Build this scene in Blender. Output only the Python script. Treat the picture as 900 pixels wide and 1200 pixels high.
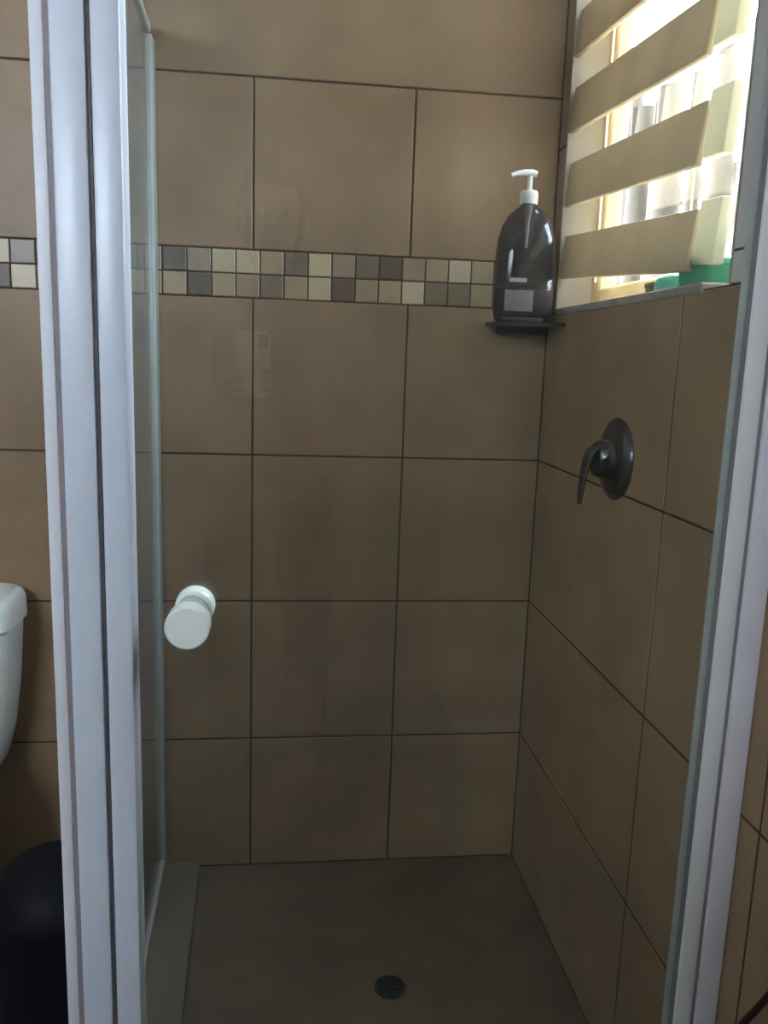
import bpy, bmesh, math, random
from mathutils import Vector, Matrix

for o in list(bpy.data.objects):
    bpy.data.objects.remove(o)
scene = bpy.context.scene
COL = scene.collection
random.seed(7)

# ------------------------------------------------------------------ camera
# world: X along the back wall, Y into the picture (back wall tile face at Y = 0), Z up
cam_d = bpy.data.cameras.new('camera')
cam = bpy.data.objects.new('camera', cam_d)
COL.objects.link(cam)
R_ = Vector((0.99294936, -0.11369884, 0.03352834))
U_ = Vector((-0.01225828, 0.18284026, 0.98306621))
B_ = Vector((-0.11790382, -0.97654596, 0.18015737))
CAM = Vector((0.07525, -1.82695, 1.20525))
cam.matrix_world = Matrix(((R_.x, U_.x, B_.x, CAM.x), (R_.y, U_.y, B_.y, CAM.y), (R_.z, U_.z, B_.z, CAM.z), (0, 0, 0, 1)))
cam_d.sensor_fit = 'VERTICAL'
cam_d.sensor_height = 36.0
cam_d.lens = 967.95 * 36.0 / 1200.0
cam_d.clip_start = 0.02
scene.camera = cam

# ------------------------------------------------------------------ sky, light, exposure
world = bpy.data.worlds.new('overcast_sky')
scene.world = world
world.use_nodes = True
bg = world.node_tree.nodes['Background']
bg.inputs['Color'].default_value = (0.73, 0.85, 1.0, 1)
bg.inputs['Strength'].default_value = 42.0
vs = scene.view_settings
vs.view_transform = 'Standard'
vs.look = 'None'
vs.gamma = 1.0
vs.use_curve_mapping = False
vs.exposure = 0.10


def portal(loc, rot, sx, sy):
    d = bpy.data.lights.new('window_portal', 'AREA')
    d.shape = 'RECTANGLE'
    d.size, d.size_y = sx, sy
    d.cycles.is_portal = True
    o = bpy.data.objects.new('window_portal', d)
    o.location, o.rotation_euler = loc, rot
    COL.objects.link(o)


# portals guide the sky light through the two window openings
portal((0.80, -0.41, 1.775), (0, math.pi / 2, 0), 0.92, 0.74)      # shower window, shines towards -X
portal((-1.03, -3.12, 2.06), (-math.pi / 2, 0, 0), 0.94, 0.56)    # bathroom window behind the photographer, shines towards +Y

# ------------------------------------------------------------------ materials
MATS = {}


def nodes(name):
    m = bpy.data.materials.new(name)
    m.use_nodes = True
    nt = m.node_tree
    nt.nodes.clear()
    out = nt.nodes.new('ShaderNodeOutputMaterial')
    return m, nt, out


def mat(name, col, rough=0.5, metal=0.0, var=0.08, scale=12.0, bump=0.0, spec=0.5, trans=0.0, rnd=0.0, dirt=None, coat=0.0):
    """Procedural principled material: noise mottling, optional per-object variation and bump."""
    if name in MATS:
        return MATS[name]
    m, nt, out = nodes(name)
    L = nt.links
    p = nt.nodes.new('ShaderNodeBsdfPrincipled')
    L.new(p.outputs[0], out.inputs[0])
    p.inputs['Roughness'].default_value = rough
    p.inputs['Metallic'].default_value = metal
    p.inputs['Specular IOR Level'].default_value = spec
    p.inputs['Transmission Weight'].default_value = trans
    p.inputs['Coat Weight'].default_value = coat
    geo = nt.nodes.new('ShaderNodeNewGeometry')
    no = nt.nodes.new('ShaderNodeTexNoise')
    no.inputs['Scale'].default_value = scale
    no.inputs['Detail'].default_value = 5
    L.new(geo.outputs['Position'], no.inputs['Vector'])
    ramp = nt.nodes.new('ShaderNodeValToRGB')
    c = Vector(col)
    d2 = Vector(dirt) if dirt else c * (1 - var)
    ramp.color_ramp.elements[0].position = 0.32
    ramp.color_ramp.elements[0].color = (*d2, 1)
    ramp.color_ramp.elements[1].position = 0.68
    ramp.color_ramp.elements[1].color = (*(c * (1 + var * 0.5)), 1)
    L.new(no.outputs['Fac'], ramp.inputs['Fac'])
    src = ramp.outputs['Color']
    if rnd:
        oi = nt.nodes.new('ShaderNodeObjectInfo')
        mr = nt.nodes.new('ShaderNodeMapRange')
        mr.inputs['To Min'].default_value = 1 - rnd
        mr.inputs['To Max'].default_value = 1 + rnd
        L.new(oi.outputs['Random'], mr.inputs['Value'])
        hv = nt.nodes.new('ShaderNodeHueSaturation')
        L.new(mr.outputs[0], hv.inputs['Value'])
        L.new(src, hv.inputs['Color'])
        src = hv.outputs['Color']
    L.new(src, p.inputs['Base Color'])
    if bump:
        n2 = nt.nodes.new('ShaderNodeTexNoise')
        n2.inputs['Scale'].default_value = scale * 4
        n2.inputs['Detail'].default_value = 3
        L.new(geo.outputs['Position'], n2.inputs['Vector'])
        b = nt.nodes.new('ShaderNodeBump')
        b.inputs['Strength'].default_value = bump
        b.inputs['Distance'].default_value = 0.004
        L.new(n2.outputs['Fac'], b.inputs['Height'])
        L.new(b.outputs[0], p.inputs['Normal'])
    MATS[name] = m
    return m


def glass_mat(name, tint, haze, haze_col=(0.8, 0.82, 0.8), scale=4.0, rough=0.0):
    """Thin clear glass: straight-through transmission, Schlick mirror reflection, a film of dried water marks."""
    m, nt, out = nodes(name)
    L = nt.links
    tr = nt.nodes.new('ShaderNodeBsdfTransparent')
    tr.inputs['Color'].default_value = (*tint, 1)
    gl = nt.nodes.new('ShaderNodeBsdfGlossy')
    gl.inputs['Roughness'].default_value = rough
    lw = nt.nodes.new('ShaderNodeLayerWeight')
    lw.inputs['Blend'].default_value = 0.5
    pw = nt.nodes.new('ShaderNodeMath'); pw.operation = 'POWER'; pw.inputs[1].default_value = 5
    L.new(lw.outputs['Facing'], pw.inputs[0])
    ma = nt.nodes.new('ShaderNodeMath'); ma.operation = 'MULTIPLY_ADD'
    ma.inputs[1].default_value = 0.9; ma.inputs[2].default_value = 0.042
    L.new(pw.outputs[0], ma.inputs[0])
    mx = nt.nodes.new('ShaderNodeMixShader')
    L.new(ma.outputs[0], mx.inputs[0]); L.new(tr.outputs[0], mx.inputs[1]); L.new(gl.outputs[0], mx.inputs[2])
    df = nt.nodes.new('ShaderNodeBsdfDiffuse')
    df.inputs['Color'].default_value = (*haze_col, 1)
    geo = nt.nodes.new('ShaderNodeNewGeometry')
    no = nt.nodes.new('ShaderNodeTexNoise')
    no.inputs['Scale'].default_value = scale; no.inputs['Detail'].default_value = 3
    L.new(geo.outputs['Position'], no.inputs['Vector'])
    mr = nt.nodes.new('ShaderNodeMapRange')
    mr.inputs['From Min'].default_value = 0.3; mr.inputs['From Max'].default_value = 0.7
    mr.inputs['To Min'].default_value = haze * 0.5; mr.inputs['To Max'].default_value = haze * 1.5
    L.new(no.outputs['Fac'], mr.inputs['Value'])
    m2 = nt.nodes.new('ShaderNodeMixShader')
    L.new(mr.outputs[0], m2.inputs[0]); L.new(mx.outputs[0], m2.inputs[1]); L.new(df.outputs[0], m2.inputs[2])
    L.new(m2.outputs[0], out.inputs[0])
    MATS[name] = m
    return m


M_TILE = mat('brown_tile', (0.322, 0.211, 0.118), 0.44, var=0.22, scale=5.5, rnd=0.05, bump=0.02)
M_GROUT = mat('dark_grout', (0.075, 0.047, 0.030), 0.9, var=0.3, scale=40)
M_FLOORT = mat('shower_floor_screed', (0.150, 0.106, 0.064), 0.55, var=0.25, scale=5, bump=0.05)
M_WHITE = mat('white_powder_coat', (0.70, 0.73, 0.80), 0.32, var=0.02, scale=3)
M_LILAC = mat('weathered_white_channel', (0.82, 0.80, 0.84), 0.42, var=0.06, scale=9)
M_RUBBER = mat('dark_gasket', (0.10, 0.09, 0.105), 0.6, var=0.1)
M_SEAL = mat('clear_grey_seal', (0.40, 0.44, 0.41), 0.35, var=0.12, scale=20)
M_KNOB = mat('pale_knob_enamel', (0.93, 0.96, 0.88), 0.25, var=0.03)
M_CHROME = mat('dark_chrome', (0.13, 0.125, 0.135), 0.22, metal=0.9, var=0.15)
M_LEVER = mat('bright_chrome', (0.62, 0.60, 0.56), 0.15, metal=1.0, var=0.1)
M_DRAIN = mat('black_drain_metal', (0.03, 0.03, 0.032), 0.45, metal=0.5)
M_CER = mat('cistern_porcelain', (0.87, 0.90, 0.86), 0.18, var=0.03, scale=3)
M_BLACK = mat('black_plastic', (0.009, 0.009, 0.012), 0.6, var=0.2, spec=0.15)
M_SLAT = mat('beige_wood_slat', (0.55, 0.44, 0.29), 0.5, var=0.18, scale=9, rnd=0.05)
M_CREAM = mat('cream_bracket', (0.80, 0.74, 0.55), 0.5, var=0.1, scale=14)


def add_translucency(m, col, fac):
    nt = m.node_tree
    out = next(n for n in nt.nodes if n.type == 'OUTPUT_MATERIAL')
    src = out.inputs[0].links[0].from_socket
    t = nt.nodes.new('ShaderNodeBsdfTranslucent')
    t.inputs['Color'].default_value = (*col, 1)
    mx = nt.nodes.new('ShaderNodeMixShader')
    mx.inputs[0].default_value = fac
    nt.links.new(src, mx.inputs[1]); nt.links.new(t.outputs[0], mx.inputs[2])
    nt.links.new(mx.outputs[0], out.inputs[0])


add_translucency(M_SLAT, (0.56, 0.47, 0.33), 0.19)      # thin vinyl lets some daylight through
add_translucency(M_CREAM, (0.78, 0.74, 0.58), 0.22)
M_OCHRE = mat('ochre_window_frame', (0.52, 0.40, 0.22), 0.5, var=0.18, scale=10)
M_PLASTER = mat('beige_reveal_plaster', (0.40, 0.35, 0.29), 0.8, var=0.15, scale=10)
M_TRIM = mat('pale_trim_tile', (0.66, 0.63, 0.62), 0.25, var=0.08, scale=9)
M_POLE = mat('weathered_pole', (0.060, 0.044, 0.028), 0.9, var=0.35, scale=9, rnd=0.2, bump=0.3)
M_GROUND = mat('sandy_ground', (0.40, 0.34, 0.26), 0.95, var=0.2, scale=3)
M_CEIL = mat('white_ceiling_paint', (0.72, 0.70, 0.66), 0.9, var=0.03)
M_WALLP = mat('taupe_wall_paint', (0.33, 0.28, 0.22), 0.85, var=0.08)
M_FLOOR = mat('bathroom_floor_tile', (0.055, 0.045, 0.036), 0.5, var=0.2, scale=5, rnd=0.05)
M_GREEN = mat('green_plastic', (0.07, 0.36, 0.20), 0.4, var=0.08)
M_MINT = mat('mint_soap', (0.16, 0.58, 0.40), 0.45, var=0.08)
M_BROWN = mat('dark_brown_bristle', (0.10, 0.07, 0.05), 0.7, var=0.2)
M_PUMP = mat('off_white_pump', (0.74, 0.73, 0.68), 0.4, var=0.03)
M_CORD = mat('dark_red_cord', (0.05, 0.025, 0.02), 0.6)
G_DOOR = glass_mat('door_glass', (0.97, 0.985, 0.975), 0.010)
G_SIDE = glass_mat('side_panel_glass', (0.90, 0.92, 0.92), 0.09, (0.55, 0.57, 0.56))
G_WIN = glass_mat('window_glass', (0.97, 0.98, 0.98), 0.004)


def plastic_clear(name, tint, haze, hcol):
    return glass_mat(name, tint, haze, hcol, 8.0, 0.12)


# ------------------------------------------------------------------ mesh helpers
def link(name, me, m, parent=None, loc=None):
    o = bpy.data.objects.new(name, me)
    COL.objects.link(o)
    if m is not None:
        me.materials.append(m)
    if parent is not None:
        o.parent = parent
    if loc is not None:
        o.location = loc
    return o


def fin(name, bm, m, parent=None, smooth=None, loc=None):
    bmesh.ops.recalc_face_normals(bm, faces=bm.faces)
    me = bpy.data.meshes.new(name)
    bm.to_mesh(me)
    bm.free()
    if smooth is not None:
        for f in me.polygons:
            f.use_smooth = True
        me.set_sharp_from_angle(angle=math.radians(smooth))
    return link(name, me, m, parent, loc)


def box(bm, lo, hi, bev=0.0, seg=1, mtx=None):
    lo, hi = Vector(lo), Vector(hi)
    c, s = (lo + hi) / 2, hi - lo
    mm = Matrix.Translation(c) @ Matrix.Diagonal((*s, 1))
    if mtx is not None:
        mm = mtx @ mm
    r = bmesh.ops.create_cube(bm, size=1, matrix=mm)
    if bev:
        es = set()
        for v in r['verts']:
            es.update(v.link_edges)
        bmesh.ops.bevel(bm, geom=list(es), offset=bev, segments=seg, profile=0.5, affect='EDGES')


def boxo(name, lo, hi, m, parent=None, bev=0.0, seg=2):
    bm = bmesh.new()
    box(bm, lo, hi, bev, seg)
    return fin(name, bm, m, parent, 35 if bev else None)


def loft(bm, rings, cap=True):
    """rings: lists of equally many points"""
    vs_ = [[bm.verts.new(q) for q in r] for r in rings]
    n = len(vs_[0])
    for a, b in zip(vs_, vs_[1:]):
        for i in range(n):
            bm.faces.new((a[i], a[(i + 1) % n], b[(i + 1) % n], b[i]))
    if cap:
        bm.faces.new(list(reversed(vs_[0])))
        bm.faces.new(vs_[-1])


def sup(n, rx, ry, cx=0, cy=0, z=0, e=2.0):
    out = []
    for i in range(n):
        a = 2 * math.pi * i / n
        c, s = math.cos(a), math.sin(a)
        out.append(Vector((cx + rx * math.copysign(abs(c) ** (2 / e), c), cy + ry * math.copysign(abs(s) ** (2 / e), s), z)))
    return out


def lathe(bm, prof, mtx=None, n=32):
    rings = [[Vector((r * math.cos(2 * math.pi * i / n), r * math.sin(2 * math.pi * i / n), h)) for i in range(n)] for r, h in prof]
    if mtx is not None:
        rings = [[mtx @ q for q in r] for r in rings]
    loft(bm, rings)


def tube(bm, pts, rad, n=10):
    pts = [Vector(q) for q in pts]
    rads = rad if isinstance(rad, (list, tuple)) else [rad] * len(pts)
    rings = []
    prev = None
    for i, q in enumerate(pts):
        t = (pts[min(i + 1, len(pts) - 1)] - pts[max(i - 1, 0)]).normalized()
        ref = prev if prev is not None else (Vector((0, 0, 1)) if abs(t.z) < 0.9 else Vector((1, 0, 0)))
        a = (ref - t * ref.dot(t)).normalized()
        prev = a
        b = t.cross(a)
        rings.append([q + rads[i] * (math.cos(2 * math.pi * k / n) * a + math.sin(2 * math.pi * k / n) * b) for k in range(n)])
    loft(bm, rings)


def tag(o, label, cat=None, group=None, kind=None):
    o['label'] = label
    if cat:
        o['category'] = cat
    if group:
        o['group'] = group
    if kind:
        o['kind'] = kind
    return o


def empty(name, loc=(0, 0, 0)):
    o = bpy.data.objects.new(name, None)
    COL.objects.link(o)
    o.location = loc
    o.empty_display_size = 0.05
    return o


def root_of(name, loc, label, cat, group=None):
    return tag(empty(name, loc), label, cat, group)


def put(o, parent):
    """parent a mesh built in world coordinates"""
    o.parent = parent
    o.matrix_parent_inverse = Matrix.Translation(parent.location).inverted()
    return o


def struct(name, bm, m, label):
    return tag(fin(name, bm, m), label, kind='structure')


TILE_MESH = {}


def tile_mesh(w, h, t=0.008, ch=0.0012):
    """a tile lying in XZ, face towards -Y, chamfered rim; back at y=t"""
    k = (round(w, 4), round(h, 4))
    if k in TILE_MESH:
        return TILE_MESH[k]
    bm = bmesh.new()
    def rect(d, y):
        return [Vector((-w / 2 + d, y, -h / 2 + d)), Vector((w / 2 - d, y, -h / 2 + d)), Vector((w / 2 - d, y, h / 2 - d)), Vector((-w / 2 + d, y, h / 2 - d))]
    loft(bm, [rect(0, t), rect(0, ch * 0.8), rect(ch, 0)])
    bmesh.ops.recalc_face_normals(bm, faces=bm.faces)
    me = bpy.data.meshes.new('tile')
    bm.to_mesh(me); bm.free()
    TILE_MESH[k] = me
    return me


def place_tile(parent, m, u0, u1, z0, z1, place, gap=0.0042, name='tile', ox=0.0):
    """place(u_centre, z_centre) gives (location, rotation)"""
    if u1 - u0 < 0.012 or z1 - z0 < 0.012:
        return
    me = tile_mesh(u1 - u0 - gap, z1 - z0 - gap)
    if m.name not in [q.name for q in me.materials if q]:
        if len(me.materials):
            me = me.copy(); me.materials.clear()
        me.materials.append(m)
    loc, rot = place((u0 + u1) / 2, (z0 + z1) / 2)
    o = bpy.data.objects.new(name, me)
    COL.objects.link(o)
    o.parent = parent
    o.location, o.rotation_euler = loc, rot
    return o


# ------------------------------------------------------------------ the setting
XR = 0.647          # tile face of the right wall
XL, YF, ZC = -1.55, -3.0, 2.42
ROWS = [0.0, 0.326, 0.659, 0.992, 1.3265]
MB, MM, MT = 1.3265, 1.3757, 1.4248
ROWS_UP = [1.4248, 1.763, 2.096, 2.42]

# back wall
bm = bmesh.new()
box(bm, (XL - 0.1, 0.0015, -0.05), (XR + 0.13, 0.14, ZC + 0.05))
wall_back = struct('wall_back', bm, M_GROUT, 'back wall clad in square brown ceramic tiles with a mosaic band')
jx = [XL, -1.332, -0.999, -0.666, -0.333, 0.0, 0.333, XR]
pb = lambda u, z: ((u, 0, z), (0, 0, 0))
for rows in (ROWS, ROWS_UP):
    for z0, z1 in zip(rows, rows[1:]):
        js = jx if z0 < 1.7 else [XL, -0.999, -0.333, XR]
        for a, b in zip(js, js[1:]):
            place_tile(wall_back, M_TILE, a, b, z0, z1, pb)
# mosaic band: two courses of small squares in five glazes
GL = {
    'c': mat('mosaic_cream', (0.60, 0.49, 0.31), 0.25, var=0.06, rnd=0.06),
    't': mat('mosaic_tan', (0.44, 0.325, 0.19), 0.28, var=0.1, rnd=0.1),
    'r': mat('mosaic_rose', (0.41, 0.29, 0.195), 0.28, var=0.1, rnd=0.1),
    'u': mat('mosaic_taupe', (0.23, 0.165, 0.105), 0.28, var=0.12, rnd=0.1),
    'd': mat('mosaic_dark', (0.145, 0.10, 0.062), 0.28, var=0.15, rnd=0.1),
    'w': mat('mosaic_white', (0.64, 0.52, 0.36), 0.25, var=0.05, rnd=0.05),
}
P = 0.0505
K0 = -0.137
top_seq = {-7: 'u', -6: 'd', -1: 'd', 0: 'r', 1: 'c', 2: 'c', 3: 't', 4: 'u', 5: 'c', 6: 'r', 7: 'u', 8: 'd', 9: 'r', 10: 't', 11: 'w', 12: 't', 13: 'u', 14: 'c', 15: 't'}
bot_seq = {-8: 'd', -7: 'w', -6: 'r', -1: 't', 0: 'd', 1: 't', 2: 'r', 3: 'u', 4: 't', 5: 'c', 6: 'd', 7: 't', 8: 't', 9: 'w', 10: 'u', 11: 'u', 12: 't', 13: 'd', 14: 't', 15: 'u'}
top_seq[-8] = 'c'
for seq, z0, z1 in ((top_seq, MM, MT), (bot_seq, MB, MM)):
    for k in range(-28, 16):
        a, b = K0 + k * P, K0 + (k + 1) * P
        if k <= -6:
            a -= 0.0; b -= 0.0
        a, b = max(a, XL), min(b, XR)
        if b - a < 0.012:
            continue
        g = seq.get(k) or random.choice('cttruudw')
        o = place_tile(wall_back, GL[g], a, b, z0, z1, pb, gap=0.0030, name='mosaic_tile')

# right wall with the shower window opening
WY0, WY1, WZ0, WZ1 = -0.77, -0.048, 1.318, 2.24
bm = bmesh.new()
x0, x1 = XR + 0.0012, XR + 0.13
box(bm, (x0, YF - 0.1, -0.05), (x1, 0.0035, WZ0))
box(bm, (x0, YF - 0.1, WZ1), (x1, 0.0035, ZC + 0.05))
box(bm, (x0, YF - 0.1, WZ0), (x1, WY0, WZ1))
box(bm, (x0, WY1, WZ0), (x1, 0.0035, WZ1))
wall_right = struct('wall_right', bm, M_GROUT, 'right wall clad in large brown ceramic tiles around the shower window')
pr = lambda u, z: ((XR, u, z), (0, 0, -math.pi / 2))
jy = [0.0, -0.643, -0.976, -1.309, -1.642, -1.975, -2.308, -2.641, YF]
rz = [0.0, 0.326, 0.659, 0.992, 1.318, 1.66, 1.993, 2.24, ZC]
for z0, z1 in zip(rz, rz[1:]):
    for b, a in zip(jy, jy[1:]):
        if z0 >= WZ0 - 1e-3 and z1 <= WZ1 + 1e-3:
            segs = []
            lo1, hi1 = max(a, WY1), b
            if hi1 - lo1 > 0.015: segs.append((lo1, hi1))
            lo2, hi2 = a, min(b, -0.806)
            if hi2 - lo2 > 0.015: segs.append((lo2, hi2))
        else:
            segs = [(a, b)]
        for a2, b2 in segs:
            place_tile(wall_right, M_TILE, a2, b2, z0, z1, pr)

# pale ceramic edging tiles round the window opening
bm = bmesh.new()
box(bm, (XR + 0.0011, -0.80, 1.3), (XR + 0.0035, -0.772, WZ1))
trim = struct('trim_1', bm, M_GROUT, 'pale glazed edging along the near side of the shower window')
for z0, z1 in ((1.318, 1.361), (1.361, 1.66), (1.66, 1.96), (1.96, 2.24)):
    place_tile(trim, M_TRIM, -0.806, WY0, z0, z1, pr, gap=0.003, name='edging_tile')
bm = bmesh.new()
box(bm, (XR - 0.003, -0.70, 1.312), (XR + 0.066, -0.05, 1.3275), 0.003, 2)
sill = struct('trim_2', bm, mat('sill_tile', (0.40, 0.35, 0.31), 0.2, var=0.2, scale=25), 'pale glazed sill along the bottom of the shower window')
# plastered reveals of the opening
bm = bmesh.new()
box(bm, (XR + 0.0005, WY1 - 0.004, WZ0), (x1 - 0.002, WY1 + 0.001, WZ1))
box(bm, (XR + 0.0005, WY0 - 0.001, WZ0), (x1 - 0.002, WY0 + 0.004, WZ1))
box(bm, (XR + 0.0005, WY0, WZ1 - 0.004), (x1 - 0.002, WY1, WZ1 + 0.001))
box(bm, (XR + 0.067, WY0, WZ0 - 0.001), (x1 - 0.002, WY1, WZ0 + 0.006))
struct('trim_3', bm, M_PLASTER, 'beige plastered reveal lining the shower window opening')

# plain left wall; wall behind the photographer with the bathroom window; ceiling; floor
bm = bmesh.new()
box(bm, (XL - 0.1, YF - 0.1, -0.05), (XL, 0.0035, ZC + 0.05))
struct('wall_left', bm, M_WALLP, 'taupe painted left wall of the bathroom')
FX0, FX1, FZ0, FZ1 = -1.50, -0.56, 1.78, 2.34
bm = bmesh.new()
a, b = YF - 0.1, YF
box(bm, (XL, a, -0.05), (XR + 0.13, b, FZ0))
box(bm, (XL, a, FZ1), (XR + 0.13, b, ZC + 0.05))
box(bm, (XL, a, FZ0), (FX0, b, FZ1))
box(bm, (FX1, a, FZ0), (XR + 0.13, b, FZ1))
struct('wall_front', bm, M_WALLP, 'taupe painted wall behind the photographer with the bathroom window')
bm = bmesh.new()
box(bm, (XL - 0.1, YF - 0.1, ZC), (XR + 0.13, 0.14, ZC + 0.08))
struct('ceiling', bm, M_CEIL, 'flat white painted bathroom ceiling')
bm = bmesh.new()
box(bm, (XL - 0.1, YF - 0.1, -0.12), (XR + 0.13, 0.14, -0.006))
floor = struct('floor', bm, M_GROUT, 'dark brown tiled bathroom floor')
fx = [XL, -1.212, -0.879, -0.546, -0.213]
for a, b in zip(fx, fx[1:]):
    for k in range(9):
        c0 = -k * 0.333
        place_tile(floor, M_FLOOR, a, b, max(c0 - 0.333, YF), c0, lambda u, z: ((u, z, 0), (-math.pi / 2, 0, 0)), name='floor_tile')
fx = [-0.213, 0.12, 0.453, XR]
for a, b in zip(fx, fx[1:]):
    for k in range(6):
        c0 = -1.0 - k * 0.333
        place_tile(floor, M_FLOOR, a, b, c0 - 0.333, c0, lambda u, z: ((u, z, 0), (-math.pi / 2, 0, 0)), name='floor_tile')

SK = 0.034          # the side panel and its kerb run slightly askew


def skx(x, y):
    return x - SK * y


# shower floor: gently dished screed with the drain hole
bm = bmesh.new()
DX, DY = 0.290, -0.415
NX, NY = 24, 28
g = []
for j in range(NY + 1):
    row = []
    for i in range(NX + 1):
        y = -0.97 * j / NY
        xl = skx(-0.118, y)
        x = xl + (XR - xl) * i / NX
        d = math.hypot(x - DX, y - DY)
        row.append(bm.verts.new((x, y, -0.0005 - 0.005 * max(0, 1 - d / 0.5))))
    g.append(row)
for j in range(NY):
    for i in range(NX):
        bm.faces.new((g[j][i], g[j][i + 1], g[j + 1][i + 1], g[j + 1][i]))
sf = struct('shower_floor', bm, M_FLOORT, 'dark brown shower floor dished towards the round drain')
for f in sf.data.polygons:
    f.use_smooth = True
# low kerb under the side panel
bm = bmesh.new()
ka, kb = [], []
for y in (0.0, -0.99):
    ka.append([Vector((skx(-0.225, y), y, -0.004)), Vector((skx(-0.119, y), y, -0.004)), Vector((skx(-0.119, y), y, 0.010)), Vector((skx(-0.122, y), y, 0.013)), Vector((skx(-0.225, y), y, 0.013))])
loft(bm, ka)
struct('trim_4', bm, mat('kerb_tile', (0.19, 0.16, 0.115), 0.45, var=0.15, scale=6), 'low brown kerb under the left glass side panel')
bm = bmesh.new()
box(bm, (skx(-0.225, -0.9), -0.99, -0.004), (XR, -0.895, 0.05), 0.004, 2)
struct('trim_5', bm, M_TILE, 'low brown threshold under the shower door')

# windows
def window(name, lo, hi, axis_x, m, label, mull):
    """frame in the YZ plane from lo=(y,z) to hi at x in axis_x"""
    xa, xb = axis_x
    w = 0.045
    bm = bmesh.new()
    box(bm, (xa, lo[0], lo[1]), (xb, lo[0] + w, hi[1]), 0.004, 1)
    box(bm, (xa, hi[0] - w, lo[1]), (xb, hi[0], hi[1]), 0.004, 1)
    box(bm, (xa, lo[0] + w, lo[1]), (xb, hi[0] - w, lo[1] + w), 0.004, 1)
    box(bm, (xa, lo[0] + w, hi[1] - w), (xb, hi[0] - w, hi[1]), 0.004, 1)
    o = struct(name, bm, m, label)
    ys = [lo[0] + w] + mull + [hi[0] - w]
    for q in mull:
        b2 = bmesh.new()
        box(b2, (xa, q - w / 2, lo[1] + w), (xb, q + w / 2, hi[1] - w), 0.004, 1)
        fin('mullion', b2, m, o)
    for i in range(len(ys) - 1):
        p0 = ys[i] + (w / 2 if i else 0)
        p1 = ys[i + 1] - (w / 2 if i + 1 < len(ys) - 1 else 0)
        xm = (xa + xb) / 2
        b2 = bmesh.new()
        box(b2, (xm - 0.002, p0, lo[1] + w), (xm + 0.002, p1, hi[1] - w))
        fin('window_pane', b2, G_WIN, o)
    return o


window('window_1', (WY0 + 0.004, WZ0 + 0.006), (WY1 - 0.004, WZ1 - 0.004), (0.722, 0.758), M_OCHRE, 'ochre wooden shower window set in the right wall', [])
w2 = window('window_2', (FX0, FZ0), (FX1, FZ1), (-0.022, 0.022), M_WHITE, 'white framed high bathroom window behind the photographer', [-1.03])
w2.matrix_world = Matrix.Translation((0, YF - 0.05, 0)) @ Matrix(((0, 1, 0, 0), (1, 0, 0, 0), (0, 0, 1, 0), (0, 0, 0, 1)))

# ground outside
bm = bmesh.new()
box(bm, (XR + 0.14, -12, -0.3), (16, 14, -0.12))
tag(fin('ground', bm, M_GROUND), 'sandy ground outside the shower window', kind='structure')
bm = bmesh.new()
box(bm, (-12, -16, -0.3), (0.78, YF - 0.11, -0.12))
tag(fin('ground', bm, M_GROUND), 'sandy ground outside the bathroom window', kind='structure')

# unseen dark wall added outside the window to keep sky light off the corner
bm = bmesh.new()
box(bm, (XR + 0.14, -1.25, -0.2), (2.2, -0.95, 3.4))
tag(fin('sky_blocker', bm, mat('dark_sky_blocker', (0.05, 0.042, 0.035), 0.9, var=0.3, scale=8)), 'unseen dark wall added outside the shower window to block sky light', kind='structure')

# ------------------------------------------------------------------ shower enclosure
ZT = 1.835
YD = -0.925         # door glass
post = root_of('shower_post', (-0.13, -0.92, 0.013), 'tall white aluminium corner post left of the shower door, beside the cistern', 'post')


def bar(name, x0_, x1_, y0_, y1_, m, par, z0=0.05, z1=ZT + 0.02, bev=0.002):
    bm_ = bmesh.new()
    box(bm_, (x0_, y0_, z0), (x1_, y1_, z1), bev, 2)
    return put(fin(name, bm_, m, None, 35), par)


bar('outer_channel', -0.172, -0.1585, -0.945, -0.895, M_LILAC, post, 0.013)
bar('gasket', -0.1585, -0.153, -0.9435, -0.900, mat('mauve_gasket', (0.30, 0.25, 0.26), 0.6), post, 0.013, bev=0)
bar('front_face', -0.1530, -0.1195, -0.949, -0.895, M_WHITE, post, 0.013, bev=0.003)

door = root_of('shower_door', (0.25, YD, 0.055), 'clear glass shower door with white stiles and a round knob', 'shower door')
bar('shadow_gasket', -0.1192, -0.1163, -0.9445, -0.905, M_RUBBER, door, bev=0)
bar('latch_stile', -0.1160, -0.0875, -0.947, -0.910, M_WHITE, door, bev=0.004)
bm = bmesh.new()
box(bm, (-0.092, YD - 0.003, 0.09), (0.586, YD + 0.003, ZT - 0.02))
put(fin('glass_pane', bm, G_DOOR), door)
bar('seal_strip', 0.5745, 0.5825, -0.931, -0.9275, M_SEAL, door, bev=0.001)
bar('gasket', 0.5825, 0.589, -0.9305, -0.9275, mat('grey_gasket', (0.22, 0.22, 0.21), 0.6), door, bev=0)
bar('hinge_stile', 0.589, 0.6115, -0.935, -0.905, mat('white_coat_lit', (0.88, 0.88, 0.86), 0.32, var=0.03, scale=4), door, bev=0.002)  # same white coat as the frame, coloured lighter to stand in for stronger light
for z0, z1 in ((0.052, 0.095), (ZT - 0.025, ZT + 0.018)):
    bm = bmesh.new()
    box(bm, (-0.0875, -0.942, z0), (0.588, -0.908, z1), 0.003, 2)
    put(fin('rail', bm, M_WHITE, None, 35), door)
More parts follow.
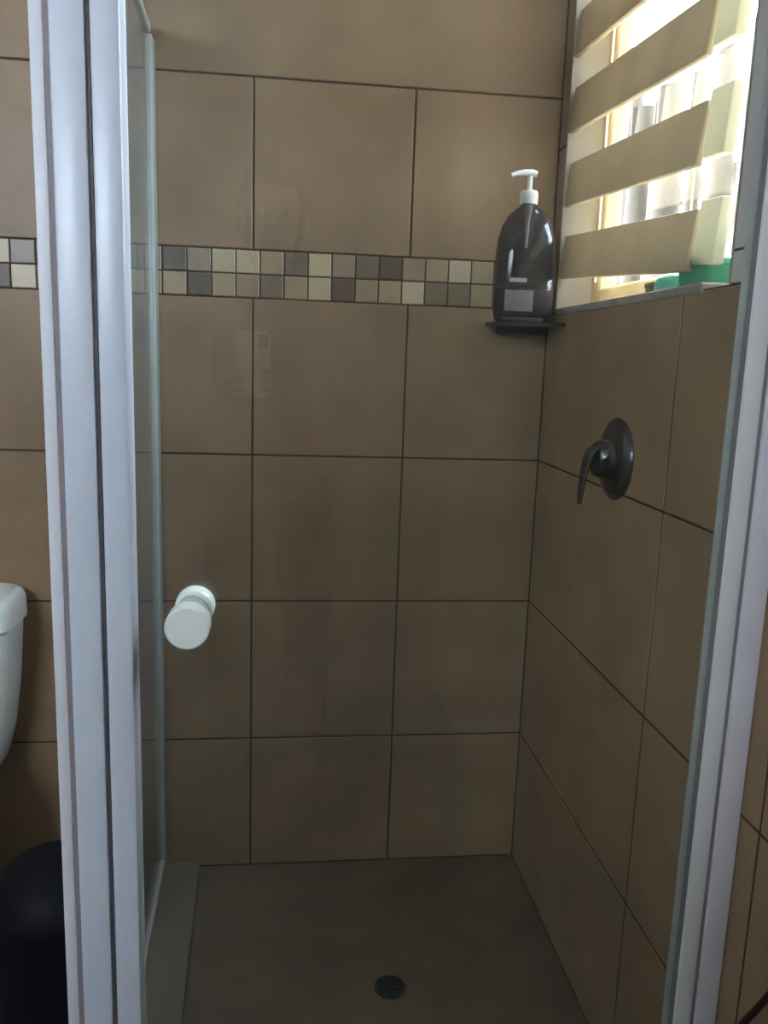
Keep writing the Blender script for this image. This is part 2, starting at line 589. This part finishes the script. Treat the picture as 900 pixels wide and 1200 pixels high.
# knob pair through the glass
KX, KZ = -0.0265, 0.922
knob = fin('knob', (lambda b_: (lathe(b_, [(0.0215, 0), (0.0235, 0.0015), (0.0235, 0.022), (0.0200, 0.0245), (0.013, 0.027), (0.013, 0.045)],
           Matrix.Translation((KX, YD - 0.055, KZ)) @ Matrix.Rotation(-math.pi / 2, 4, 'X')), b_)[1])(bmesh.new()), M_KNOB, None, 30)
knob['label'] = 'round pale enamelled door knob'
put(knob, door)
kr = fin('knob', (lambda b_: (lathe(b_, [(0.013, 0), (0.013, 0.008), (0.0200, 0.012), (0.0222, 0.016), (0.0222, 0.030), (0.019, 0.034)],
         Matrix.Translation((KX, YD + 0.004, KZ)) @ Matrix.Rotation(-math.pi / 2, 4, 'X')), b_)[1])(bmesh.new()), M_KNOB, None, 30)
put(kr, door)
for yy, kn in ((YD - 0.010, knob), (YD + 0.003, kr)):
    bm = bmesh.new()
    lathe(bm, [(0.0185, 0), (0.0185, 0.006)], Matrix.Translation((KX, yy, KZ)) @ Matrix.Rotation(-math.pi / 2, 4, 'X'))
    fin('knob_washer', bm, mat('clear_washer', (0.55, 0.62, 0.55), 0.3), kn, 30)

chan = root_of('wall_channel', (0.632, -0.92, 0.05), 'white aluminium channel fixing the shower door to the right wall', 'channel')
bar('gasket', 0.6115, 0.617, -0.932, -0.905, mat('mauve_gasket', (0.30, 0.25, 0.26), 0.6), chan, bev=0)
bar('front_face', 0.617, XR - 0.0005, -0.937, -0.900, M_LILAC, chan, bev=0.003)
bm = bmesh.new()
box(bm, (-0.150, -0.944, ZT + 0.021), (XR - 0.0005, -0.902, ZT + 0.055), 0.003, 2)
put(fin('head_rail', bm, M_WHITE, None, 35), chan)

# fixed side panel
side = root_of('glass_side_panel', (skx(-0.208, -0.45), -0.45, 0.013), 'fixed glass panel behind the white corner post, ending at the tiled back wall', 'glass panel')
bm = bmesh.new()
pts = []
for x_ in (-0.2105, -0.2045):
    prof = [(-0.004, 0.03), (-0.885, 0.03), (-0.885, ZT - 0.012), (-0.004, ZT - 0.012)]
    pts.append([Vector((skx(x_, y), y, z)) for y, z in prof])
loft(bm, pts)
put(fin('glass_pane', bm, G_SIDE), side)


def skbar(name, xa, xb, ya, yb, za, zb, m, bev=0.002):
    bm_ = bmesh.new()
    ring = lambda x_: [Vector((skx(x_, y), y, z)) for y, z in ((ya, za), (yb, za), (yb, zb), (ya, zb))]
    loft(bm_, [ring(xa), ring(xb)])
    if bev:
        bmesh.ops.bevel(bm_, geom=list(bm_.edges), offset=bev, segments=2, profile=0.5, affect='EDGES')
    return put(fin(name, bm_, m, None, 35), side)


skbar('wall_channel', -0.2165, -0.1990, -0.016, -0.0005, 0.0135, ZT - 0.012, mat('grey_aluminium', (0.60, 0.63, 0.60), 0.35, metal=0.2), 0.003)
skbar('seal_strip', -0.1985, -0.1955, -0.010, -0.0005, 0.0135, ZT - 0.02, M_SEAL, 0)
skbar('top_rail', -0.2145, -0.2005, -0.885, -0.0165, ZT - 0.012, ZT + 0.004, mat('grey_aluminium', (0.60, 0.63, 0.60), 0.35, metal=0.2), 0.003)
skbar('bottom_rail', -0.2165, -0.1990, -0.885, -0.0165, 0.0135, 0.032, mat('grey_aluminium', (0.60, 0.63, 0.60), 0.35, metal=0.2), 0.003)

# drain
dr = root_of('floor_drain', (DX, DY, -0.0058), 'round black drain grate in the shower floor', 'drain')
bm = bmesh.new()
T_ = Matrix.Translation((0, 0, 0.0))
lathe(bm, [(0.031, 0), (0.031, 0.004), (0.028, 0.006), (0.0255, 0.004), (0.0255, 0.001)], T_, 28)
fin('rim', bm, M_DRAIN, dr, 30)
for k in range(-3, 4):
    bm = bmesh.new()
    hl = math.sqrt(0.025 ** 2 - (k * 0.007) ** 2)
    box(bm, (-hl, k * 0.007 - 0.0016, 0.001), (hl, k * 0.007 + 0.0016, 0.0055))
    fin('grate_bar', bm, M_DRAIN, dr)

# ------------------------------------------------------------------ shower mixer on the right wall
MY, MZ = -0.452, 1.050
mx_ = root_of('shower_mixer', (XR, MY, MZ), 'dark metal shower mixer with a bent lever on the right wall', 'shower mixer')
TX = Matrix.Rotation(-math.pi / 2, 4, 'Y')      # local +Z -> world -X


def prof_obj(name, prof, m, par, off=(0, 0, 0), n=40):
    bm_ = bmesh.new()
    lathe(bm_, prof, Matrix.Translation(off) @ TX, n)
    return fin(name, bm_, m, par, 35)


prof_obj('cover_plate', [(0.069, 0.0), (0.070, 0.004), (0.067, 0.009), (0.056, 0.014), (0.036, 0.018), (0.030, 0.0185)], M_CHROME, mx_)
prof_obj('plate_rim', [(0.0705, 0.0005), (0.0718, 0.003), (0.0705, 0.006), (0.0685, 0.006)], M_LEVER if False else M_CHROME, mx_)
prof_obj('barrel', [(0.036, 0.015), (0.034, 0.025), (0.032, 0.036), (0.028, 0.041), (0.014, 0.044)], M_CHROME, mx_)
bm = bmesh.new()
lv = [(-0.026, 0.0, 0.012), (-0.038, 0.001, 0.019), (-0.048, 0.002, 0.012), (-0.054, 0.003, -0.006), (-0.058, 0.004, -0.034), (-0.060, 0.005, -0.062), (-0.061, 0.005, -0.080)]
wd = [0.020, 0.021, 0.019, 0.016, 0.013, 0.011, 0.008]
th = [0.010, 0.009, 0.0075, 0.006, 0.005, 0.0042, 0.003]
rings = []
for i, q in enumerate(lv):
    q = Vector(q)
    t = (Vector(lv[min(i + 1, 6)]) - Vector(lv[max(i - 1, 0)])).normalized()
    b_ = Vector((0, 1, 0))
    n_ = t.cross(b_).normalized()
    rings.append([q + wd[i] * math.cos(2 * math.pi * k / 14) * b_ + th[i] * math.sin(2 * math.pi * k / 14) * n_ for k in range(14)])
loft(bm, rings)
lev = fin('lever', bm, M_CHROME, mx_, 40)
lev['label'] = 'dark chrome bent lever'

# ------------------------------------------------------------------ bottle on its corner shelf
shelf = root_of('corner_shelf', (0.56, -0.08, 1.283), 'small dark corner shelf under the pump bottle', 'shelf')
bm = bmesh.new()
outline = [Vector((XR - 0.002, -0.002, 0))]
for i in range(15):
    a_ = i * math.pi / 2 / 14
    outline.append(Vector((XR - 0.002 - 0.139 * max(math.cos(a_), 0.0) ** 0.35, -0.002 - 0.124 * max(math.sin(a_), 0.0) ** 0.35, 0)))
loft(bm, [[v_ + Vector((0, 0, 1.287)) for v_ in outline], [v_ + Vector((0, 0, 1.2942)) for v_ in outline]])
put(fin('shelf_plate', bm, mat('dark_shelf', (0.03, 0.026, 0.026), 0.5)), shelf)
bm = bmesh.new()
box(bm, (0.53, -0.022, 1.272), (XR - 0.003, -0.001, 1.287), 0.003, 2)
put(fin('bracket', bm, mat('dark_shelf', (0.03, 0.026, 0.026), 0.5), None, 40), shelf)

BX, BY, BZ = 0.563, -0.086, 1.2945
bot = root_of('pump_bottle', (BX, BY, BZ), 'smoky grey pump bottle with white pump, in the shower corner beside the window', 'bottle')
M_BOT = plastic_clear('smoky_bottle_plastic', (0.50, 0.48, 0.50), 0.22, (0.085, 0.078, 0.082))
M_LIQ = mat('dark_maroon_liquid', (0.055, 0.035, 0.04), 0.25, var=0.15)
bm = bmesh.new()
prof = [(0.050, 0.000), (0.058, 0.004), (0.0615, 0.02), (0.0625, 0.08), (0.062, 0.13), (0.059, 0.165), (0.052, 0.193), (0.040, 0.213), (0.026, 0.226), (0.0165, 0.232), (0.0155, 0.240)]
loft(bm, [sup(36, r, r * (0.62 if h < 0.2 else 0.62 + 0.38 * (h - 0.2) / 0.04), 0, 0, h, 2.6 if h < 0.19 else 2.2) for r, h in prof])
fin('body', bm, M_BOT, bot, 50)
bm = bmesh.new()
loft(bm, [sup(32, r, r * 0.6, 0, 0, h, 2.6) for r, h in ((0.046, 0.010), (0.056, 0.014), (0.0585, 0.03), (0.0595, 0.060), (0.0595, 0.066))])
lq = fin('liquid', bm, M_LIQ, bot, 50)
lq['label'] = 'dark maroon liquid filling the lower part'
bm = bmesh.new()
loft(bm, [sup(28, 0.044, 0.0275, 0, -0.002, h, 2.4) for h in (0.0025, 0.009)])
fin('base_disc', bm, mat('pale_green_base', (0.45, 0.62, 0.52), 0.4), bot, 50)
# label patch bent round the front of the bottle
bm = bmesh.new()
lab_u = [(-0.047 + 0.058 * i / 8) for i in range(9)]
def ydepth(x_, grow=0.0008):
    return -(0.0625 * 0.62) * (1 - (abs(x_) / 0.0625) ** 2.6) ** (1 / 2.6) - grow
vv = [[bm.verts.new((x_, ydepth(x_, g_), z_)) for x_ in lab_u] for z_, g_ in ((0.020, 0.0012), (0.062, 0.0012))]
for i in range(8):
    bm.faces.new((vv[0][i], vv[0][i + 1], vv[1][i + 1], vv[1][i]))
lb = fin('label_sticker', bm, mat('grey_mauve_label', (0.20, 0.17, 0.175), 0.5, var=0.2, scale=30), bot, 60)
bm = bmesh.new()
vv = [[bm.verts.new((x_, ydepth(x_, 0.0012), z_)) for x_ in [-0.040 + 0.035 * i / 6 for i in range(7)]] for z_ in (0.078, 0.086)]
for i in range(6):
    bm.faces.new((vv[0][i], vv[0][i + 1], vv[1][i + 1], vv[1][i]))
fin('label_band', bm, mat('pale_label_band', (0.42, 0.39, 0.37), 0.5, var=0.2, scale=60), bot, 60)
bm = bmesh.new()
lathe(bm, [(0.0085, 0.240), (0.0085, 0.225), (0.0045, 0.20), (0.0032, 0.165), (0.0022, 0.15)][::-1], None, 16)
fin('dip_tube', bm, M_PUMP, bot, 40)
bm = bmesh.new()
lathe(bm, [(0.0175, 0.236), (0.0185, 0.238), (0.0185, 0.258), (0.016, 0.262), (0.007, 0.264)], None, 28)
col = fin('pump_collar', bm, M_PUMP, bot, 35)
bm = bmesh.new()
lathe(bm, [(0.0055, 0.262), (0.0055, 0.292)], None, 16)
stem = fin('pump_stem', bm, M_PUMP, bot, 40)
bm = bmesh.new()
hd = [(0.014, 0.0, 0.296), (0.004, 0, 0.298), (-0.012, -0.003, 0.2975), (-0.028, -0.006, 0.2945), (-0.042, -0.009, 0.289)]
tube(bm, hd, [0.006, 0.0072, 0.0060, 0.0048, 0.0040], 12)
fin('pump_nozzle', bm, M_PUMP, stem, 40)

# ------------------------------------------------------------------ window blind: tilted beige slats
blind = root_of('window_blind', (0.662, -0.36, WZ0 + 0.006), 'slatted beige window blind sagging across the shower window', 'blind')
TILT = math.atan(0.072)


def board(name, yc, zc, ly, hz, tx, m, par, lean=0.20, xc=0.664):
    bm_ = bmesh.new()
    box(bm_, (-tx / 2, -ly / 2, -hz / 2), (tx / 2, ly / 2, hz / 2), 0.0035, 2)
    me_o = fin(name, bm_, m, None, 35)
    me_o.matrix_world = Matrix.Translation((xc, yc, zc)) @ Matrix.Rotation(TILT, 4, 'X') @ Matrix.Rotation(lean, 4, 'Y')
    return me_o


for k in range(6):
    zc = 1.412 + 0.146 * k
    s = board('slat', -0.347, zc, 0.590, 0.088, 0.012, M_SLAT, None, 0.08, 0.6575)
    mw = s.matrix_world.copy()
    s.parent = blind
    s.matrix_parent_inverse = Matrix.Translation(blind.location).inverted()
    e = board('end_bracket', -0.676, zc - 0.014, 0.062, 0.090, 0.018, M_CREAM, None, 0.03, 0.664)
    e.parent = blind
    e.matrix_parent_inverse = Matrix.Translation(blind.location).inverted()
for yy in (-0.16, -0.55):
    bm = bmesh.new()
    tube(bm, [(0.690, yy, 1.375), (0.690, yy, WZ1 - 0.006)], 0.0022, 6)
    put(fin('ladder_cord', bm, M_CREAM), blind)
bm = bmesh.new()
box(bm, (0.652, WY0 + 0.006, WZ1 - 0.045), (0.700, WY1 - 0.006, WZ1 - 0.0045), 0.003, 1)
put(fin('head_box', bm, M_CREAM), blind)

# things on the sill
SZ = 1.3277
bm = bmesh.new()
loft(bm, [sup(28, 0.044 - d, 0.026 - d, 0, 0, z_, 3.5) for d, z_ in ((0.006, 0.0), (0.001, 0.005), (0.0, 0.012), (0.001, 0.021), (0.007, 0.026))])
sp = fin('soap_bar', bm, M_MINT, None, 45, (0.686, -0.535, SZ))
sp.rotation_euler = (0, 0, math.pi / 2)
tag(sp, 'mint green bar of soap on the window sill, beside the green tub', 'soap')
tub = root_of('soap_tub', (0.684, -0.632, SZ), 'darker green plastic tub on the near end of the shower window sill', 'tub')
bm = bmesh.new()
loft(bm, [sup(32, 0.024 + 0.003 * h / 0.03, 0.046 + 0.003 * h / 0.03, 0, 0, h, 5) for h in (0, 0.004, 0.028)])
fin('bowl', bm, M_GREEN, tub, 45)
bm = bmesh.new()
loft(bm, [sup(32, 0.0285 - d, 0.0505 - d, 0, 0, h, 5) for d, h in ((0, 0.028), (0, 0.036), (0.004, 0.040))])
fin('lid', bm, M_GREEN, tub, 45)
nb = root_of('nail_brush', (0.688, -0.462, SZ), 'small dark brown nail brush on the window sill left of the soap', 'brush')
bm = bmesh.new()
box(bm, (-0.015, -0.024, 0.012), (0.015, 0.024, 0.022), 0.003, 2)
fin('back', bm, M_BROWN, nb, 40)
for i in range(-3, 4):
    bm = bmesh.new()
    box(bm, (-0.012, i * 0.0065 - 0.0024, 0), (0.012, i * 0.0065 + 0.0024, 0.0125))
    fin('bristle_row', bm, M_BROWN, nb)

# ------------------------------------------------------------------ pole fence outside
fence = root_of('pole_fence', (1.2, 0.6, -0.12), 'rough pole fence seen in the gaps between the window slats', 'fence')
spans = [(0.20, 0.235), (0.29, 0.37), (0.455, 0.50), (0.555, 0.64), (0.72, 0.76), (0.775, 0.86), (0.88, 0.935), (1.045, 1.12), (1.15, 1.22), (1.27, 1.37), (1.40, 1.48)]
y = 1.52
while y < 3.0:
    w = random.uniform(0.06, 0.11)
    spans.append((y, y + w)); y += w + random.uniform(0.01, 0.05)
for a, b in spans:
    bm = bmesh.new()
    top = random.uniform(1.80, 2.20)
    r = (b - a) / 2
    c = (a + b) / 2
    le = random.uniform(-0.02, 0.02)
    xx = 1.17 + random.uniform(-0.02, 0.02)
    tube(bm, [(xx, c - le, -0.12), (xx + 0.01, c, 1.3), (xx, c + le, 2.0), (xx, c + le, top - 0.06), (xx, c + le, top)], [r * 1.05, r, r * 0.95, r * 0.9, r * 0.35], 10)
    put(fin('pole', bm, M_POLE, None, 50), fence)
for z_ in (0.5, 1.25, 1.70):
    bm = bmesh.new()
    box(bm, (1.235, 0.15, z_), (1.265, 3.0, z_ + 0.05), 0.004, 1)
    put(fin('cross_rail', bm, M_POLE), fence)

# ------------------------------------------------------------------ toilet left of the shower
wc = root_of('toilet', (-0.680, -0.3, 0.0), 'white porcelain toilet with cistern left of the white corner post', 'toilet')
bm = bmesh.new()
rings = []
for z_, hw, dp in ((0.285, 0.115, 0.10), (0.30, 0.140, 0.135), (0.335, 0.158, 0.152), (0.40, 0.176, 0.163), (0.50, 0.191, 0.172), (0.60, 0.199, 0.177), (0.642, 0.202, 0.178)):
    rings.append([q for q in sup(40, hw, dp / 2, -0.680, -0.012 - dp / 2, z_, 5)])
loft(bm, rings)
put(fin('cistern', bm, M_CER, None, 50), wc)
bm = bmesh.new()
loft(bm, [sup(40, hw, dp / 2, -0.680, -0.010 - dp / 2, z_, 5.5) for z_, hw, dp in ((0.643, 0.203, 0.180), (0.646, 0.209, 0.188), (0.688, 0.208, 0.187), (0.700, 0.202, 0.182), (0.705, 0.190, 0.17))])
put(fin('cistern_lid', bm, M_CER, None, 50), wc)
bm = bmesh.new()
lathe(bm, [(0.022, 0.705), (0.022, 0.710), (0.018, 0.713)], Matrix.Translation((-0.680, -0.1, 0)), 24)
put(fin('flush_button', bm, M_LEVER, None, 40), wc)
bm = bmesh.new()
loft(bm, [sup(36, hw, hl, -0.680, yc, z_, 2.3) for z_, hw, hl, yc in ((0.0, 0.11, 0.20, -0.34), (0.03, 0.10, 0.19, -0.34), (0.14, 0.095, 0.18, -0.34), (0.25, 0.13, 0.21, -0.37), (0.34, 0.175, 0.235, -0.41), (0.385, 0.18, 0.24, -0.415))])
put(fin('bowl', bm, M_CER, None, 50), wc)
bm = bmesh.new()
loft(bm, [sup(36, hw, hl, -0.680, -0.415, z_, 2.3) for z_, hw, hl in ((0.386, 0.180, 0.240), (0.392, 0.186, 0.246), (0.412, 0.186, 0.246), (0.420, 0.178, 0.238))])
put(fin('seat_lid', bm, M_CER, None, 50), wc)
bm = bmesh.new()
box(bm, (-0.780, -0.20, 0.20), (-0.580, -0.02, 0.30), 0.02, 3)
put(fin('cistern_neck', bm, M_CER, None, 50), wc)

# black bin between toilet and shower
bn = root_of('waste_bin', (-0.330, -0.42, 0.0), 'black domed waste bin on the floor between toilet and shower', 'bin')
bm = bmesh.new()
lathe(bm, [(0.100, 0), (0.104, 0.004), (0.111, 0.22), (0.112, 0.23)], None, 36)
fin('body', bm, M_BLACK, bn, 40)
bm = bmesh.new()
lathe(bm, [(0.115, 0.226), (0.115, 0.240), (0.106, 0.266), (0.080, 0.291), (0.042, 0.307), (0.008, 0.312)], None, 36)
fin('lid', bm, M_BLACK, bn, 50)

# black bag with a hanging strap by the right wall, near corner
bag = root_of('laundry_bag', (0.612, -1.25, 0.0), 'black upright bag with a dark strap by the right wall, bottom corner', 'bag')
bm = bmesh.new()
loft(bm, [sup(32, hw, hl, 0, 0, z_, 4) for z_, hw, hl in ((0, 0.028, 0.12), (0.02, 0.032, 0.128), (0.25, 0.033, 0.130), (0.48, 0.032, 0.130), (0.555, 0.026, 0.124), (0.572, 0.014, 0.11))])
fin('body', bm, M_BLACK, bag, 50)
bm = bmesh.new()
sp_ = [Vector(q) - Vector((0.612, -1.25, 0)) for q in ((0.625, -1.145, 0.545), (0.632, -1.10, 0.545), (0.635, -1.054, 0.509), (0.635, -1.027, 0.459), (0.635, -1.008, 0.426), (0.635, -0.992, 0.37), (0.635, -0.985, 0.28), (0.634, -1.0, 0.15), (0.63, -1.04, 0.02), (0.62, -1.10, 0.006))]
tube(bm, sp_, 0.004, 8)
fin('strap', bm, M_CORD, bag, 50)

# ------------------------------------------------------------------ the photographer, mirrored in the door glass
M_SKIN = mat('skin', (0.50, 0.30, 0.22), 0.5, var=0.08, scale=30)
M_SHIRT = mat('dusty_pink_shirt', (0.50, 0.27, 0.25), 0.85, var=0.12, scale=25, bump=0.2)
M_TROUS = mat('dark_trousers', (0.05, 0.05, 0.07), 0.85, var=0.15, scale=25)
M_HAIR = mat('dark_hair', (0.035, 0.025, 0.02), 0.55, var=0.3, scale=60)
PX, PY = 0.035, -2.20
person = root_of('person', (PX, PY, 0.0), 'person in a dusty pink shirt holding up a phone, mirrored faintly in the glass', 'person')


def skin(name, chains, m, sub=2):
    """chains: lists of (x, y, z, rx[, ry]); a chain whose first point is an int starts at that vertex of the mesh"""
    vs_, es_, rs_, roots = [], [], [], []
    for ch in chains:
        prev = None
        for q in ch:
            if isinstance(q, int):
                prev = q
                continue
            vs_.append(Vector(q[:3]))
            rs_.append((q[3], q[4] if len(q) > 4 else q[3]))
            i = len(vs_) - 1
            if prev is None:
                roots.append(i)
            else:
                es_.append((prev, i))
            prev = i
    me = bpy.data.meshes.new(name)
    me.from_pydata([v - Vector((PX, PY, 0)) for v in vs_], es_, [])
    o = link(name, me, m, person)
    md = o.modifiers.new('skin', 'SKIN')
    md.use_smooth_shade = True
    data = me.skin_vertices[0].data
    for i, r in enumerate(rs_):
        data[i].radius = r
        data[i].use_root = i in roots
    s = o.modifiers.new('sub', 'SUBSURF')
    s.levels = s.render_levels = sub
    return o


ch = [[(PX, PY, 0.93, .13, .10), (PX, PY + .005, 1.05, .125, .095), (PX, PY, 1.20, .14, .105), (PX, PY - .01, 1.33, .12, .085), (PX, PY - .01, 1.405, .05, .05),
       (PX, PY + .005, 1.46, .052, .055), (PX, PY + .02, 1.53, .072, .088), (PX, PY + .015, 1.60, .07, .082), (PX, PY + .01, 1.64, .045, .05)]]
n = 9
for s_ in (-1, 1):
    wr = (PX + s_ * .075 - .03, -1.925, 1.115)
    ch.append([3, (PX + s_ * .165, PY - .01, 1.335, .058), (PX + s_ * .215, PY + .04, 1.20, .046), (PX + s_ * .225, PY + .08, 1.06, .040),
               (PX + s_ * .16, PY + .17, 1.085, .037), (wr[0], wr[1], wr[2], .024, .028)])
for s_ in (-1, 1):
    ch.append([0, (PX + s_ * .085, PY, .86, .085), (PX + s_ * .095, PY + .01, .66, .07), (PX + s_ * .10, PY + .02, .48, .052), (PX + s_ * .10, PY, .28, .047),
               (PX + s_ * .10, PY - .02, .085, .033), (PX + s_ * .105, PY + .06, .042, .036, .03), (PX + s_ * .11, PY + .15, .026, .036, .022)])
# hands: palm and five fingers each, closed on the edges of the phone
PHX, PHY, PHZ = 0.002, -1.832, 1.188
for s_ in (-1, 1):
    w_ = Vector((PX + s_ * .075 - .03, -1.925, 1.115))
    pc = Vector((PHX + s_ * .052, PHY - .030, 1.150))
    ch.append([(*w_, .022, .024), (*(w_ * .4 + pc * .6), .024, .032), (*pc, .020, .032)])
    for k in range(4):
        z_ = 1.172 - .019 * k
        ln = (.95, 1.05, 1.0, .82)[k]
        b0 = Vector((PHX + s_ * .053, PHY - .022, z_ - .004))
        ch.append([(*b0, .010), (PHX + s_ * .056 * ln, PHY + .004, z_, .0085), (PHX + s_ * .040, PHY + .014, z_ + .002, .0078), (PHX + s_ * (.040 - .020 * ln), PHY + .0125, z_ + .003, .0068)])
    ch.append([(*(pc + Vector((-s_ * .004, -.006, .006))), .011), (PHX + s_ * .036, PHY - .022, 1.176, .0105), (PHX + s_ * .022, PHY - .0155, 1.198, .009), (PHX + s_ * .016, PHY - .0145, 1.214, .0075)])
body = skin('body', ch, M_SKIN)
# shirt and trousers follow the body
st = [[(PX, PY, 0.80, .178, .142), (PX, PY, 0.95, .172, .136), (PX, PY + .003, 1.06, .162, .130), (PX, PY, 1.20, .166, .130), (PX, PY - .01, 1.335, .138, .104), (PX, PY - .01, 1.385, .075, .07)]]
for s_ in (-1, 1):
    st.append([4, (PX + s_ * .165, PY - .01, 1.338, .072), (PX + s_ * .215, PY + .04, 1.20, .062), (PX + s_ * .224, PY + .07, 1.10, .060)])
skin('shirt', st, M_SHIRT)
tr = [[(PX, PY, 1.00, .145, .115), (PX, PY, 0.90, .152, .120)]]
for s_ in (-1, 1):
    tr.append([1, (PX + s_ * .085, PY, .82, .096), (PX + s_ * .095, PY + .01, .66, .084), (PX + s_ * .10, PY + .02, .48, .068), (PX + s_ * .10, PY, .28, .064), (PX + s_ * .10, PY - .015, .10, .062)])
skin('trousers', tr, M_TROUS)
for s_ in (-1, 1):
    bm = bmesh.new()
    loft(bm, [[Vector((s_ * .107 + q.x, .055 + q.y, z_)) for q in sup(24, w_, l_, 0, 0, 0, 2.6)] for z_, w_, l_ in ((.0, .044, .13), (.02, .048, .135), (.05, .046, .125), (.075, .036, .085))])
    fin('shoe', bm, M_BLACK, person, 50)
# hair, eyes, nose, mouth, ears
bm = bmesh.new()
bmesh.ops.create_uvsphere(bm, u_segments=24, v_segments=16, radius=1)
for v in bm.verts:
    v.co = Vector((v.co.x * .088, v.co.y * .103 - .012, v.co.z * .105 + 1.585))
bmesh.ops.delete(bm, geom=[v for v in bm.verts if v.co.y > .035 and v.co.z < 1.605], context='VERTS')
for v in bm.verts:
    if v.co.z < 1.56:
        v.co.z -= (1.56 - v.co.z) * 1.1
fin('hair', bm, M_HAIR, person, 60)
for s_ in (-1, 1):
    for nm, rr_, yy, mm in (('eye', .0095, .098, mat('eye_white', (.7, .68, .65), .2)), ('iris', .006, .1030, M_HAIR)):
        bm = bmesh.new()
        bmesh.ops.create_uvsphere(bm, u_segments=12, v_segments=8, radius=rr_, matrix=Matrix.Translation((s_ * .032, yy, 1.545)))
        fin(nm, bm, mm, person, 60)
    bm = bmesh.new()
    bmesh.ops.create_uvsphere(bm, u_segments=12, v_segments=8, radius=1, matrix=Matrix.Translation((s_ * .08, .01, 1.535)) @ Matrix.Diagonal((.010, .02, .032, 1)))
    fin('ear', bm, M_SKIN, person, 60)
bm = bmesh.new()
loft(bm, [sup(12, w_, d_, 0, .097 + o_, z_) for z_, w_, d_, o_ in ((1.548, .007, .010, 0), (1.53, .010, .016, .003), (1.512, .016, .022, .005), (1.504, .012, .015, .002))])
fin('nose', bm, M_SKIN, person, 60)
bm = bmesh.new()
bmesh.ops.create_uvsphere(bm, u_segments=14, v_segments=8, radius=1, matrix=Matrix.Translation((0, .094, 1.482)) @ Matrix.Diagonal((.024, .010, .008, 1)))
fin('mouth', bm, mat('lips', (.42, .17, .15), .45), person, 60)

phone = root_of('phone', (PHX, PHY, PHZ - 0.07), 'pale blue-grey phone held upright, mirrored in the shower door glass', 'phone')
bm = bmesh.new()
loft(bm, [[Vector((q.x, y_, q.y + .07)) for q in sup(40, .0375 - d, .070 - d, 0, 0, 0, 9)] for d, y_ in ((.002, -.0045), (0, -.003), (0, .003), (.002, .0045))])
fin('case', bm, mat('pale_blue_phone_case', (0.80, 0.88, 0.95), 0.35, var=0.03), phone, 40)
bm = bmesh.new()
loft(bm, [[Vector((q.x + .021, y_, q.y + .118)) for q in sup(24, .0115, .015, 0, 0, 0, 5)] for y_ in (.004, .0062)])
cm = fin('camera_module', bm, mat('phone_lens_glass', (.03, .03, .035), .15), phone, 40)
bm = bmesh.new()
loft(bm, [[Vector((q.x, y_, q.y + .07)) for q in sup(32, .034, .066, 0, 0, 0, 9)] for y_ in (-.0049, -.0044)])
fin('screen', bm, mat('dark_phone_screen', (.02, .02, .025), .1), phone, 40)
